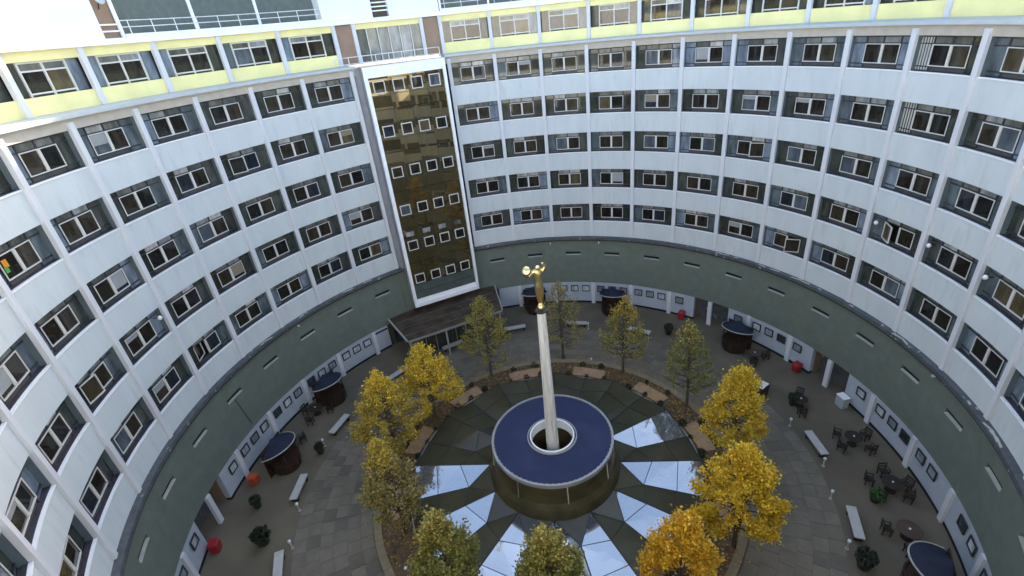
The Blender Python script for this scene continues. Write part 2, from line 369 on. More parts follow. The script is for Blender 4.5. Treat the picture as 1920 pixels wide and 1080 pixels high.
# the near side of the ring, under and behind the camera: same bands, plainer
rear = MB(); t0, t1 = RIGHT[-1], 360 + LEFT[-1]
for k in range(5):
    z = 9.58 + ST * k
    if k == 4: z -= .1
    rear.arc(23.2, 23.8, t0, t1, z - 1.65, z, 30)
for i in range(11): rear.cbox(*pol(t0 + (t1 - t0) * i / 10, 23.15), 15.6, .36, .3, 15.2, -R(t0 + (t1 - t0) * i / 10))
rear.build('near_side_facade', 'white', ring)
MB().arc(23.65, 23.75, t0, t1, 7.9, 23.2, 30).build('near_side_glazing', 'side_pane', ring)
MB().arc(23.8, 34, t0, t1, 23.0, 23.3, 30).build('near_side_roof', 'lead', ring)
nb = MB().arc(27.5, 34, t0 + 1, t1 - 1, 23.3, 29.2, 30).build('near_side_roof_storey', 'bulkhead', ring)
MB().arc(23.06, 23.6, t0, t1, 0, 7.9, 30).build('near_side_base', 'green', ring)
MB().arc(24.2, 34, RIGHT[0] - 25, RIGHT[-1], 0, 25.7, 60).build('outer_block', 'lead', ring)
MB().arc(24.2, 34, LEFT[-1], LEFT[0] + .5, 0, 25.7, 50).build('outer_block', 'lead', ring)

# ------------------------------------------------------------------ base: green wall with vent slits over a pale ground floor
base = thing('courtyard_wall', 'grey green wall with slit vents above a pale ground floor of small square windows', 'wall')
GZ = 2.55
span = {}
for th in BAYS:
    span[round(th, 2)] = True
BASE_BAYS = [th for th in BAYS if -132 < th < 128]
wp = MB()
wp.arc(23.0, 23.5, -5, 5, 6.16, 7.56, 6); wp.arc(23.0, 23.5, -5, 5, GZ, 5.80, 6)
wp.arc(23.0, 23.5, -5, -1.93, 5.80, 6.16, 3); wp.arc(23.0, 23.5, 1.93, 5, 5.80, 6.16, 3)
wp.arc(23.16, 23.2, -1.93, 1.93, 5.80, 6.16, 2, 1)
wall_me = wp.mesh('wall_panel', ['green', 'black'])
slit_me = MB().arc(22.95, 23.14, -1.9, 1.9, 5.805, 5.86, 2).mesh('vent_slit', 'slit')
for th in BASE_BAYS:
    put('wall_panel', wall_me, base, (0, 0, 0), -R(th)); put('vent_slit', slit_me, base, (0, 0, 0), -R(th))
MB().arc(23.0, 23.5, RIGHT[0] - 20.7, RIGHT[0], GZ, 7.56, 8).build('wall_panel', 'green', base)
OPENINGS = [(-98.2, -89.2, -93.6), (43.0, 51.6, 47.1), (72.1, 80.6, 76.3)]
PORCH = (-39.9, -8.8)
def cuts(a, b_):
    segs = [(a, b_)]
    for (c0, c1) in [(o[0], o[1]) for o in OPENINGS] + [PORCH]:
        ns = []
        for (x, y) in segs:
            if c1 <= x or c0 >= y: ns.append((x, y)); continue
            if c0 > x: ns.append((x, c0))
            if c1 < y: ns.append((c1, y))
        segs = ns
    return segs
pil_me = MB().cbox(0, 22.98, 1.27, .38, .22, 2.54).mesh('pilaster', 'pillar')
gw_win = MB()
gw_win.box(-.40, .40, 22.90, 22.97, 1.44, 1.525); gw_win.box(-.40, .40, 22.90, 22.97, 2.095, 2.18); gw_win.box(-.40, -.315, 22.90, 22.97, 1.525, 2.095); gw_win.box(.315, .40, 22.90, 22.97, 1.525, 2.095)
gw_win = gw_win.mesh('small_window', 'dark_frame')
gw_pane = MB().box(-.315, .315, 22.94, 22.965, 1.525, 2.095).mesh('small_pane', 'blind')
BND = [-34.01 - 10 * i for i in range(1, 11)][::-1] + [-3.23 + 10 * i for i in range(-0, 14)]
allb = sorted(set(BND + [PORCH[0], PORCH[1]]))
GW = {-79.01: (-3, 0, 3), -69.01: (-3, 0, 3), -59.01: (-3, 0, 3), -49.01: (-3, 0, 3), -39.01: (), -89.01: (3,), -99.01: (-1.5,), -109.01: (-3, 0, 3), -119.01: (-3, 0, 3)}
for k in range(0, 13): GW[round(1.77 + 10 * k, 2)] = (-3, 0, 3)
GW[1.77] = (-2.6,); GW[41.77] = (-2.4,); GW[51.77] = (2.4,); GW[71.77] = (-3.1,); GW[81.77] = (2.3,); GW[101.77] = (-2.8, .2); GW[111.77] = (-1, 2.2); GW[-8.23] = ()
for i in range(len(allb) - 1):
    a, b_ = allb[i], allb[i + 1]
    if b_ - a > 15: continue
    mid = None
    for (x, y) in cuts(a, b_):
        if y - x < .3: continue
        wpn = MB().arc(23.03, 23.4, x, y, .22, GZ - .004, max(2, int(y - x))).build('ground_floor_wall', 'ground_white', base)
        MB().arc(23.01, 23.4, x, y, 0, .215, max(2, int(y - x))).build('plinth', 'black', wpn)
for th, offs in GW.items():
    for o in offs:
        wn = put('small_window', gw_win, base, (0, 0, 0), -R(th + o)); put('small_pane', gw_pane, wn)
for t in BND:
    if not any(o[0] - .5 < t < o[1] + .5 for o in OPENINGS) and not (PORCH[0] < t < PORCH[1]): put('pilaster', pil_me, base, (0, 0, 0), -R(t))
for o in OPENINGS:
    put('opening_post', pil_me, base, (0, 0, 0), -R(o[2]))
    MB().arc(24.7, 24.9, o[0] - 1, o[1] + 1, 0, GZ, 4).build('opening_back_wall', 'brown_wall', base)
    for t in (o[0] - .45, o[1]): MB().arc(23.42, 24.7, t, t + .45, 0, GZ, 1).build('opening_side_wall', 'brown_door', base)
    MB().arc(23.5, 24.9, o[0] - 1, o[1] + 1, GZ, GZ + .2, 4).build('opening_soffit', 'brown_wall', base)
MB().arc(23.02, 23.06, -44.1 + .6, -40.0, 2.1, 2.28, 3).build('slot_window', 'black', base)
# entrance under the tower
MB().arc(23.2, 23.4, PORCH[0] + .2, PORCH[1] - .2, 0, GZ, 10).build('entrance_glazing', 'side_pane', base)
for k in range(9):
    t = PORCH[0] + 1.5 + k * 3.5; MB().cbox(0, 23.15, 1.27, .08, .08, 2.5).build('entrance_mullion', 'dark_frame', base, (0, 0, 0), -R(t))

# ------------------------------------------------------------------ stair tower
TA, TD = -23.6, 21.4
tx, ty = pol(TA, TD)
tower = thing('stair_tower', 'dark glazed stair tower in a white frame standing out from the curved white facade', 'building', (tx, ty, 3.8), -R(TA))
W_ = 3.42; Z1 = 22.05
MB().box(-W_, -W_ + .30, 0, .35, 0, Z1).build('side_frame', 'cap', tower)
MB().box(W_ - .26, W_, 0, .35, 0, Z1).build('side_frame', 'cap', tower)
MB().box(-W_ + .302, W_ - .262, 0, .35, Z1 - .82, Z1).build('top_frame', 'cap', tower)
bf = MB(); bf.box(-W_ + .302, W_ - .262, 0, .35, 0, .42); bf.box(-W_ + .302, W_ - .262, .12, .35, .424, .62); bf.box(-W_ + .302, W_ - .262, .2, .35, .624, .80)
bf.build('bottom_frame', 'cap', tower)
MB().box(-W_ + .02, -W_ + .30, .354, 2.1, 0, Z1 - .02).build('side_cheek', 'tower_side', tower)
MB().box(W_ - .28, W_ - .02, .354, 2.1, 0, Z1 - .02).build('side_cheek', 'tower_side', tower)
MB().box(-W_ + .3, W_ - .28, .6, 2.1, 0, Z1 - .3).build('core', 'black', tower)
MB().box(-W_ + .302, W_ - .3, .36, 2.3, Z1 - .28, Z1 - .06).build('roof_deck', 'tower_side', tower)
gx0, gx1 = -W_ + .30, W_ - .26
ncol = 4; cwid = (gx1 - gx0) / ncol
rows = []
zs = [.80]
for r_ in range(6):
    zc = 6.80 - 3.8 + ST * 1.01 * r_
    zs += [zc - .62, zc + .62]
zs += [Z1 - .82]
pan = {}
for j in range(len(zs) - 1):
    z0, z1 = zs[j], zs[j + 1]
    sub = [(z0, z1)] if z1 - z0 < 1.5 else [(z0, (z0 + z1) / 2), ((z0 + z1) / 2, z1)]
    for (a, b_) in sub:
        for i in range(ncol):
            hw = cwid / 2 - .018; hh = (b_ - a) / 2 - .018
            o = MB().box(-hw, hw, -.015, .015, -hh, hh).build('glass_panel', 'tower_green' if j == 0 else 'tower_glass', tower, (gx0 + (i + .5) * cwid, .175, (a + b_) / 2))
            o.rotation_euler = (R(rnd.uniform(-.5, .5)), 0, R(rnd.uniform(-.5, .5)))
mu = MB()
for i in range(1, ncol): mu.box(gx0 + i * cwid - .018, gx0 + i * cwid + .018, .17, .24, .8, Z1 - .82)
for z in zs[1:-1]: mu.box(gx0, gx1, .175, .235, z - .018, z + .018)
mu.build('glazing_bars', 'dark_frame', tower)
tw = MB(); s_ = .47
tw.box(-s_, s_, 0, .10, -s_, -s_ + .07); tw.box(-s_, s_, 0, .10, s_ - .07, s_); tw.box(-s_, -s_ + .07, 0, .10, -s_ + .07, s_ - .07); tw.box(s_ - .07, s_, 0, .10, -s_ + .07, s_ - .07)
tw = tw.mesh('tower_window', 'frame'); twp = MB().box(-s_ + .07, s_ - .07, .04, .06, -s_ + .07, s_ - .07).mesh('tower_pane', 'pane')
for r_ in range(6):
    for x in (-2.36, -.76, .78, 2.32):
        o = put('tower_window', tw, tower, (x, .06, 6.80 - 3.8 + ST * 1.01 * r_)); put('tower_pane', twp, o)
for x in (-2.36, -.76, .78, 2.32): MB().box(x - .42, x + .3, .145, .155, 7.42, 7.86).build('pale_reflection', 'transom', tower)  # flat pale patches painted as reflections on the tower glass

# ------------------------------------------------------------------ rooftop storey with yellow bands
pent = thing('rooftop_storey', 'set back top storey with bright yellow bands and white framed windows', 'building')
PR = 25.0
PB = [a + 5 for a in RIGHT[:11]] + [a - 5 for a in LEFT[:9]]
ylow = MB().arc(PR, PR + .2, -4.98, 4.98, 25.985, 26.85, 6).mesh('yellow_panel', 'yellow')
ytop = MB().arc(PR, PR + .2, -4.98, 4.98, 28.50, 28.98, 6).mesh('yellow_panel', 'yellow')
ppil = MB().cbox(0, PR - .06, (25.99 + 28.98) / 2, .30, .26, 28.98 - 25.99).mesh('pillar', 'pillar')
PY = PR + .22
pw = MB()
for x in (-1.27, 0, 1.27): pw.box(x - .045, x + .045, PY - .12, PY, 0, 1.63)
for z in (.14, 1.20, 1.59): pw.box(-1.31, 1.31, PY - .125, PY - .005, z - .04, z + .04)
pw.box(-2.1, -2.04, PY - .06, PY, 0, 1.63, 1); pw.box(2.04, 2.1, PY - .06, PY, 0, 1.63, 1); pw.box(-1.22, 1.22, PY - .03, PY, 0, .10, 1)
pw = pw.mesh('window', ['frame', 'dark_frame'])
pp = {}
for nm, x0, x1, z0, z1, mm in (('window_pane', -1.23, -.05, .18, 1.16, 'pane'), ('window_pane', .05, 1.23, .18, 1.16, 'pane'), ('transom_pane', -1.23, -.05, 1.24, 1.55, 'transom'), ('transom_pane', .05, 1.23, 1.24, 1.55, 'transom'), ('side_pane', -2.04, -1.32, .02, 1.63, 'side_pane'), ('side_pane', 1.32, 2.04, .02, 1.63, 'side_pane')):
    pp[(nm, x0, z0)] = pane_mesh(nm, x0, x1, z0, z1, PY - .03, mm)
for th in PB:
    put('yellow_panel', ylow, pent, (0, 0, 0), -R(th)); put('yellow_panel', ytop, pent, (0, 0, 0), -R(th))
    wn = put('window', pw, pent, (0, 0, 26.86), -R(th))
    for (nm, _, _), me in pp.items(): put(nm, me, wn)
for t in RIGHT[1:12] + LEFT[1:10]: put('pillar', ppil, pent, (0, 0, 0), -R(t))
def pring(t0, t1, n):
    MB().arc(PR - .28, PR + 1.4, t0, t1, 28.985, 29.30, n).build('roof_edge', 'cap', pent)
    MB().arc(PR + .35, PR + .5, t0, t1, 25.99, 28.98, n).build('inner_wall', 'black', pent)
pring(-124, 110, 120)
MB().arc(PR + .5, 34, -124, 110, 29.0, 29.25, 60).build('roof_deck', 'lead', pent)
# the part over the stair tower: two brown doors and a glazed screen
for t0, t1 in ((-33.6, -30.2), (-16.8, -13.5)):
    MB().arc(PR + .02, PR + .2, t0, t1, 25.99, 28.94, 3).build('brown_door', 'brown_door', pent)
MB().arc(PR - .02, PR + .2, -30.0, -17.0, 28.55, 28.98, 6).build('yellow_panel', 'yellow', pent)
for k in range(7):
    t = -29.9 + k * (12.9 / 6)
    put('screen_post', MB().cbox(0, PR + .02, 27.27, .08, .1, 2.55).mesh('screen_post', 'frame'), pent, (0, 0, 0), -R(t))
    if k < 6: MB().arc(PR + .08, PR + .11, t + .15, t + 12.9 / 6 - .15, 26.0, 28.54, 1).build('screen_pane', 'transom', pent)
for t in (-30.1, -16.95, -33.9, -13.2): put('pillar', ppil, pent, (0, 0, 0), -R(t))
# railing along the tower top
rail = thing('tower_railing', 'low white railing along the top of the glazed stair tower', 'railing', (tx, ty, 25.85), -R(TA))
for z in (.32, .80): MB().tube((-5.2, 1.0, z), (3.4, 1.0, z), .03).build('rail_bar', 'rail', rail)
for k in range(9): MB().tube((-5.2 + k * 1.075, 1.0, .13), (-5.2 + k * 1.075, 1.0, .8), .03).build('rail_post', 'rail', rail)

# ------------------------------------------------------------------ roof plant level above
def screen(name, label, t0, t1, posts):
    r_ = thing(name, label, 'screen')
    MB().arc(26.6, 26.7, t0, t1, 29.3, 33.2, 10).build('mesh_panel', 'mesh', r_)
    MB().arc(25.2, 25.35, t0, t1, 29.3, 29.5, 10).build('kerb', 'bulkhead', r_)
    for t in posts: put('screen_post', MB().cbox(0, 25.5, 31.3, .16, .16, 4.0).mesh('screen_post', 'cap'), r_, (0, 0, 0), -R(t))
    for z in (29.85, 30.2): MB().arc(25.28, 25.33, t0, t1, z, z + .045, 14).build('rail_bar', 'rail', r_)
    k = t0 + 1
    while k < t1:
        put('rail_post', MB().cbox(0, 25.30, 29.85, .04, .04, .7).mesh('rail_post', 'rail'), r_, (0, 0, 0), -R(k)); k += 3.3
    return r_
screen('plant_screen', 'grey green mesh plant screen with white posts and railing above the yellow storey at left', -66.6, -35.2, (-66.6, -55.8, -45.7))
screen('plant_screen', 'dark plant screen with railing above the yellow storey right of the stair tower', -12.7, 60, (-12.5, -3, 7, 17, 27, 37, 47, 57))
bk = thing('roof_bulkhead', 'large plain white rooftop bulkhead at the top left corner above the yellow storey', 'bulkhead')
MB().arc(25.3, 30, -118, -69.4, 29.302, 33.4, 24).build('wall', 'bulkhead', bk)
MB().arc(25.32, 25.36, -84.2, -83.4, 29.6, 30.2, 1).build('vent_opening', 'black', bk)
sl_ = thing('louvre_bay', 'dark brown slot with white louvre bars between white bulkhead and mesh screen', 'vent')
MB().arc(25.7, 26.3, -69.35, -66.8, 29.302, 33.4, 2).build('back_panel', 'brown_door', sl_)
for z in (29.65, 30.0): MB().arc(25.4, 25.5, -69.3, -66.9, z, z + .08, 2).build('bar', 'cap', sl_)
bk2 = thing('roof_bulkhead', 'white rooftop bulkhead with a small brown louvred slot above the stair tower', 'bulkhead')
MB().arc(25.3, 30, -35.1, -25.7, 29.302, 33.2, 6).build('wall', 'bulkhead', bk2); MB().arc(25.3, 30, -22.6, -12.9, 29.302, 33.2, 6).build('wall', 'bulkhead', bk2)
MB().arc(25.9, 30, -25.7, -22.6, 29.302, 33.2, 2).build('slot', 'brown_wall', bk2)
for z in (29.75, 30.05, 30.35): MB().arc(25.5, 25.6, -25.68, -22.62, z, z + .09, 2).build('bar', 'cap', bk2)

# ------------------------------------------------------------------ porch canopy
cp = thing('entrance_canopy', 'flat dark brown canopy over the entrance at the foot of the stair tower', 'canopy', (tx, ty, 0), -R(TA))
MB().hexa([(-5.6, -4.2, 2.85), (4.1, -4.2, 2.85), (5.6, 1.35, 2.85), (-6.3, 1.35, 2.85), (-5.6, -4.2, 3.06), (4.1, -4.2, 3.06), (5.6, 1.35, 3.06), (-6.3, 1.35, 3.06)]).build('roof_slab', 'canopy', cp)
MB().hexa([(-6.36, 1.3, 3.0), (-5.62, -4.2, 3.0), (-5.50, -4.2, 3.0), (-6.22, 1.3, 3.0), (-6.36, 1.3, 3.2), (-5.62, -4.2, 3.2), (-5.50, -4.2, 3.2), (-6.22, 1.3, 3.2)]).build('edge_beam', 'trim', cp)
MB().hexa([(5.62, 1.3, 3.0), (4.12, -4.2, 3.0), (4.02, -4.2, 3.0), (5.50, 1.3, 3.0), (5.62, 1.3, 3.14), (4.12, -4.2, 3.14), (4.02, -4.2, 3.14), (5.50, 1.3, 3.14)]).build('edge_beam', 'trim', cp)
MB().box(-5.49, 4.01, -4.27, -4.205, 2.86, 3.09).build('front_fascia', 'rimgrey', cp)
for x, y in ((-5.3, -4.0), (-1.8, -4.0), (1.2, -4.0), (3.8, -4.0)): MB().tube((x, y, 0), (x, y, 2.86), .09, n=10).build('post', 'trim', cp)
for y in (-3.2, -1.8, -.4): MB().box(-5.7, 4.6, y - .03, y + .03, 3.062, 3.09).build('felt_seam', 'lead', cp)
ob = thing('glazed_lobby', 'dark glazed entrance lobby under the brown canopy', 'lobby', (tx, ty, 0), -R(TA))
MB().box(-3.6, 2.6, -2.6, .9, 0, 2.84).build('lobby_glass', 'side_pane', ob)
for k in range(7): MB().box(-3.6 + k * 1.03 - .04, -3.6 + k * 1.03 + .04, -2.66, -2.605, 0, 2.84).build('lobby_mullion', 'rimgrey', ob)

# ------------------------------------------------------------------ fountain: folded glass roof, drum, blue disc, column, figure
gr = thing('folded_glass_roof', 'ring of folded dark mirror glass panels around the blue topped drum', 'glass roof', (0, 0, 0))
A0 = 6.2; RI, RV, RO = 4.52, 6.1, 9.95
def P3(t, r, z): x, y = pol(t, r); return Vector((x, y, z))
def facet(pts, name='glass_panel', gm='sky_dark_glass'):
    n_ = (pts[1] - pts[0]).cross(pts[2] - pts[0]).normalized()
    if n_.z < 0: pts = pts[::-1]; n_ = -n_
    cen = sum(pts, Vector()) / len(pts)
    q = [p_ + (cen - p_).normalized() * .035 for p_ in pts]
    k = len(q); vs_ = q + [p_ - n_ * .03 for p_ in q]
    fs = [tuple(range(k)), tuple(range(2 * k - 1, k - 1, -1))] + [(i, k + i, k + (i + 1) % k, (i + 1) % k) for i in range(k)]
    MB().add(vs_, fs).build(name, gm, gr)
bars = MB(); skirt = MB()
ZRI, ZRO, ZVA, ZVO = .62, .62, .20, .16
for k in range(12):
    t = A0 + 30 * k; tv = t + 15; t2 = t + 30
    ri, ro = P3(t, RI, ZRI), P3(t, RO, ZRO); va, vo = P3(tv, RV, ZVA), P3(tv, RO, ZVO)
    ri2, ro2 = P3(t2, RI, ZRI), P3(t2, RO, ZRO)
    facet([ri, va, ri2])
    for a, b_, gm in ((ri, ro, 'sky_bright_glass' if (60 < t < 190) else 'sky_dark_glass'), (ri2, ro2, 'sky_bright_glass' if (180 < t2 - .1 < 290) else 'sky_dark_glass')):  # bright copy painted on camera-side facets to stand for their sky reflection
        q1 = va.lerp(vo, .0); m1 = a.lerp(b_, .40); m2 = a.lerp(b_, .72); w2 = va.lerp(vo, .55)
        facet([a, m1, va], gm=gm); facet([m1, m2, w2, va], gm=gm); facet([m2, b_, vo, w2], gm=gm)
        bars.tube(m1, va, .022, n=4); bars.tube(m2, w2, .022, n=4)
    bars.tube(ri, ro, .04, n=5); bars.tube(va, vo, .04, n=5); bars.tube(ri, va, .03, n=4); bars.tube(va, ri2, .03, n=4)
    for a, b_ in ((ro, vo), (vo, ro2)):
        bars.tube(a, b_, .035, n=5)
        a0 = Vector((a.x, a.y, 0)); b0 = Vector((b_.x, b_.y, 0)); skirt.add([a0, b0, b_ - Vector((0, 0, .03)), a - Vector((0, 0, .03))], [(0, 1, 2, 3)])
bars.build('glazing_bars', 'dark_metal', gr); skirt.build('outer_skirt', 'side_pane', gr)
MB().lathe([(10.05, .05), (10.12, .05), (10.12, .14), (10.05, .14)], 96, closed=True).build('rim', 'trim', gr)
for k in range(36):
    pass
MB().lathe([(0, .02), (9.9, .02)], 48).build('floor', 'black', gr)
fd = thing('fountain_drum', 'round bronze drum with a navy blue flat top and open centre ring', 'drum')
dr = MB(); dr.lathe([(4.52, .1), (4.50, .7), (4.36, 1.25), (4.12, 1.62), (3.55, 1.64), (3.50, 2.98), (1.52, 2.98), (1.52, .1)], 72, closed=True)
d_ = dr.build('drum_wall', 'drum', fd, smooth=False)
MB().arc(1.52, 3.93, 0, 360, 3.02, 3.22, 96, full=True).build('blue_top', 'navy', fd)
MB().lathe([(3.95, 3.0), (4.10, 3.0), (4.10, 3.27), (3.95, 3.27)], 96, closed=True).build('outer_rim', 'rimgrey', fd)
MB().lathe([(1.42, 2.6), (1.50, 2.6), (1.50, 3.34), (1.42, 3.34)], 64, closed=True).build('inner_ring', 'cap', fd)
MB().lathe([(1.60, 3.225), (1.68, 3.225), (1.68, 3.29), (1.60, 3.29)], 64, closed=True).build('second_ring', 'rimgrey', fd)
stud_me = MB().cbox(0, 3.925, 3.235, .06, .04, .05).mesh('rim_stud', 'rimgrey')
for k in range(72): put('rim_stud', stud_me, fd, (0, 0, 0), R(5 * k))
for t in range(-150, 211, 45): MB().tube(P3(t + 8, 4.06, 3.0), P3(t + 8, 4.16, 1.60), .04, n=6).build('strut', 'trim', fd)
colo = thing('tall_column', 'tall pale tapered concrete column rising through the middle of the blue disc', 'column')
prof = MB(); nn = 20
vsx = []
for z, r_ in ((.0, .46), (3.0, .43), (8.0, .345), (13.05, .265)):
    for i in range(nn):
        a = 2 * math.pi * i / nn; q = r_ * (1.0 if i % 2 else .90); vsx.append((q * math.cos(a), q * math.sin(a), z))
fsx = [(j * nn + i, j * nn + (i + 1) % nn, (j + 1) * nn + (i + 1) % nn, (j + 1) * nn + i) for j in range(3) for i in range(nn)] + [tuple(3 * nn + i for i in range(nn))]
prof.add(vsx, fsx).build('shaft', 'column', colo)
MB().lathe([(.30, 13.05), (.34, 13.10), (.34, 13.16), (.22, 13.20)], 20).build('capital', 'dark_metal', colo)

# generic gilded figure on a ball foot
fig = thing('gilded_statue', 'small gilded standing figure with raised arms on top of the column', 'statue', (0, 0, 13.2), R(8))
verts = [(0, 0, 1.62), (0, .02, 1.95), (0, .06, 2.30), (0, .04, 2.52), (0, -.02, 2.66), (0, -.04, 2.86),   # pelvis..head
         (.12, 0, 1.52), (.11, -.06, .95), (.07, 0, .40), (.06, -.10, .32),
         (-.12, 0, 1.52), (-.09, .03, .95), (-.05, .05, .40), (-.05, -.06, .32),
         (.30, .04, 2.46), (.46, .0, 2.74), (.30, -.10, 2.98), (.22, -.14, 3.04),
         (-.30, .04, 2.46), (-.52, .04, 2.20), (-.66, -.06, 2.48), (-.70, -.08, 2.58)]
edges = [(0, 1), (1, 2), (2, 3), (3, 4), (4, 5), (0, 6), (6, 7), (7, 8), (8, 9), (0, 10), (10, 11), (11, 12), (12, 13), (3, 14), (14, 15), (15, 16), (16, 17), (3, 18), (18, 19), (19, 20), (20, 21)]
rad = [.23, .20, .27, .18, .10, .17, .18, .125, .08, .06, .18, .125, .08, .06, .12, .085, .065, .06, .12, .085, .065, .07]
me = bpy.data.meshes.new('body'); me.from_pydata(verts, edges, []); me.materials.append(M['gold'])
ob_ = put('body', me, fig)
sk = ob_.modifiers.new('skin', 'SKIN'); sk.use_smooth_shade = True
if not me.skin_vertices: raise RuntimeError('no skin layer')
for i, sv in enumerate(me.skin_vertices[0].data): sv.radius = (rad[i], rad[i]); sv.use_root = (i == 0)
ss = ob_.modifiers.new('sub', 'SUBSURF'); ss.levels = 2; ss.render_levels = 2
MB().lathe([(.0, 0), (.19, .03), (.22, .16), (.17, .30), (.12, .34), (0, .36)], 20).build('foot_ball', 'gold', fig, smooth=True)
dk = MB().lathe([(.0, -.07), (.16, -.05), (.27, 0), (.16, .05), (.0, .07)], 20).build('held_dish', 'gold', fig, (-.66, -.12, 2.66), smooth=True); dk.rotation_euler = (R(55), R(-25), 0)

# ------------------------------------------------------------------ trees
LEAF = {'yellow': [(.74, .53, .05), (.64, .43, .04), (.78, .60, .12)], 'gold': [(.74, .50, .035), (.66, .41, .03), (.78, .59, .09)], 'orange': [(.72, .42, .03), (.62, .33, .02), (.74, .52, .07)],
        'mixed': [(.52, .38, .06), (.36, .27, .06), (.60, .46, .09)], 'olive': [(.33, .28, .075), (.42, .33, .08), (.25, .225, .065)], 'green': [(.24, .235, .06), (.19, .195, .055), (.33, .285, .07)],
        'tipped': [(.33, .28, .07), (.54, .40, .08), (.25, .225, .065)], 'dim': [(.34, .275, .10), (.26, .22, .085), (.43, .33, .09)]}
LM = {k: [leafmat(k + ' leaves', c_) for c_ in v_] for k, v_ in LEAF.items()}
def tree(x, y, top, w_, kind, label, n_leaf, seed, basez=1.9, wood=1.0, top_kind=None):
    rg = random.Random(seed)
    t = thing('tree', label, 'tree', (x, y, .06), 0, 'autumn trees ringing the fountain')
    tr = MB(); lean = Vector((rg.uniform(-.25, .25), rg.uniform(-.25, .25), 0)); pts = []
    H_ = top
    def axis(z): u = z / H_; return Vector((lean.x * u * u, lean.y * u * u, z))
    zz = [0, .6, 1.4, 2.4, 3.6, 4.8, 6.0, H_ - .3]
    for a, b_ in zip(zz[:-1], zz[1:]): tr.tube(axis(a), axis(b_), .13 * (1 - .85 * a / H_), .13 * (1 - .85 * b_ / H_), n=7, cap=False)
    lv = []; lf = []; lm = []
    def env(z):  # crown radius at height
        u = (z - basez) / (H_ - basez)
        if u < 0 or u > 1: return 0
        return (w_ / 2) * (math.sin(math.pi * min(1, u * 1.0 + .06) ** .62) ** .8) * (1.0 if u < .5 else 1.0 - .25 * (u - .5))
    br = []
    nb = 74
    for i in range(nb):
        z0 = basez - .3 + (H_ - basez - .6) * (i / nb) ** .9
        a = i * 2.399 + rg.uniform(-.5, .5); rise = rg.uniform(.35, .95)
        z1 = min(H_ - .1, z0 + rise * (.9 + .5 * (1 - i / nb)))
        rr_ = env(z1) * rg.uniform(.72, 1.10)
        p0 = axis(z0); p1 = axis(z1) + Vector((math.cos(a) * rr_, math.sin(a) * rr_, 0))
        mid = p0.lerp(p1, .5) + Vector((0, 0, -.12 * rr_))
        r0 = .045 * (1 - .6 * i / nb) * wood
        tr.tube(p0, mid, r0, r0 * .6, n=4, cap=False); tr.tube(mid, p1, r0 * .6, r0 * .2, n=4, cap=False)
        br.append((p0, mid, p1, rr_))
        for q in range(2):
            u = rg.uniform(.35, .85); s0 = mid.lerp(p1, u); e0 = s0 + Vector((rg.uniform(-.5, .5), rg.uniform(-.5, .5), rg.uniform(.1, .5))) * .8
            tr.tube(s0, e0, r0 * .3, r0 * .12, n=3, cap=False); br.append((s0, s0.lerp(e0, .5), e0, .45))
    tot = sum(b_[3] for b_ in br)
    for p0, mid, p1, rr_ in br:
        cnt = int(n_leaf * rr_ / tot)
        d = (p1 - p0).normalized()
        dens = rg.uniform(.55, 1.35)
        for _ in range(int(cnt * dens)):
            u = rg.random() ** .55
            p_ = mid.lerp(p1, u) + Vector((rg.gauss(0, .15), rg.gauss(0, .15), rg.gauss(0, .13)))
            ax = (d * .8 + Vector((rg.gauss(0, .5), rg.gauss(0, .5), rg.gauss(0, .35)))).normalized()
            nr = Vector((rg.gauss(0, .55), rg.gauss(0, .55), 1)).normalized(); sd_ = ax.cross(nr)
            if sd_.length < .1: continue
            sd_.normalize()
            L = rg.uniform(.11, .19); wd = L * .36
            o = len(lv); lv.extend([p_ - ax * L * .5, p_ + sd_ * wd, p_ + ax * L * .5, p_ - sd_ * wd]); lf.append((o, o + 1, o + 2, o + 3))
            lm.append(rg.choices((0, 1, 2), (5, 3, 2))[0] + (3 if top_kind and p_.z > H_ - 1.7 + rg.gauss(0, .5) else 0))
    tr.build('trunk', 'bark', t)
    cm = bpy.data.meshes.new('crown'); cm.from_pydata(lv, [], lf)
    for m_ in LM[kind] + (LM[top_kind] if top_kind else []): cm.materials.append(m_)
    cm.polygons.foreach_set('material_index', lm); cm.update()
    put('crown', cm, t)
    return t
TREES = [(-4.56, 11.1, 8.3, 4.3, 'olive', 'olive green tree just in front of the entrance canopy, left of the column', 3600, 'tipped'),
         (2.1, 12.5, 8.4, 3.9, 'dim', 'thin dull brown green tree partly hidden behind the column', 2000, None),
         (7.01, 9.6, 7.9, 3.7, 'olive', 'olive tree with yellow tipped top, first tree right of the column', 3000, 'mixed'),
         (10.92, 4.7, 8.0, 3.5, 'green', 'sparse dull green tree left of the tall yellow tree on the right', 2600, 'tipped'),
         (12.09, -.75, 8.0, 4.2, 'yellow', 'pointed golden yellow tree on the right, behind the round bright yellow one', 6200, None),
         (9.68, -6.9, 8.1, 4.7, 'gold', 'largest bright yellow tree at lower right with a full round crown', 7600, None),
         (5.25, -10.03, 7.8, 3.7, 'orange', 'orange tinted tree cut by the bottom edge, right of centre', 5600, None),
         (-.99, -10.15, 7.7, 3.5, 'green', 'olive green tree cut by the bottom edge in front of the drum', 5200, 'olive'),
         (-6.3, -8.66, 7.9, 3.5, 'green', 'dark olive tree cut by the bottom edge, left of centre', 4600, 'olive'),
         (-9.92, -3.78, 8.1, 3.7, 'dim', 'sparse brownish olive tree at left below the yellow ones', 3400, 'mixed'),
         (-11.34, 2.2, 8.4, 5.1, 'mixed', 'broad yellow tree thinning to brown, left of the drum', 5200, 'yellow'),
         (-9.03, 6.3, 7.4, 4.9, 'yellow', 'round yellow tree below the entrance canopy', 5600, 'yellow')]
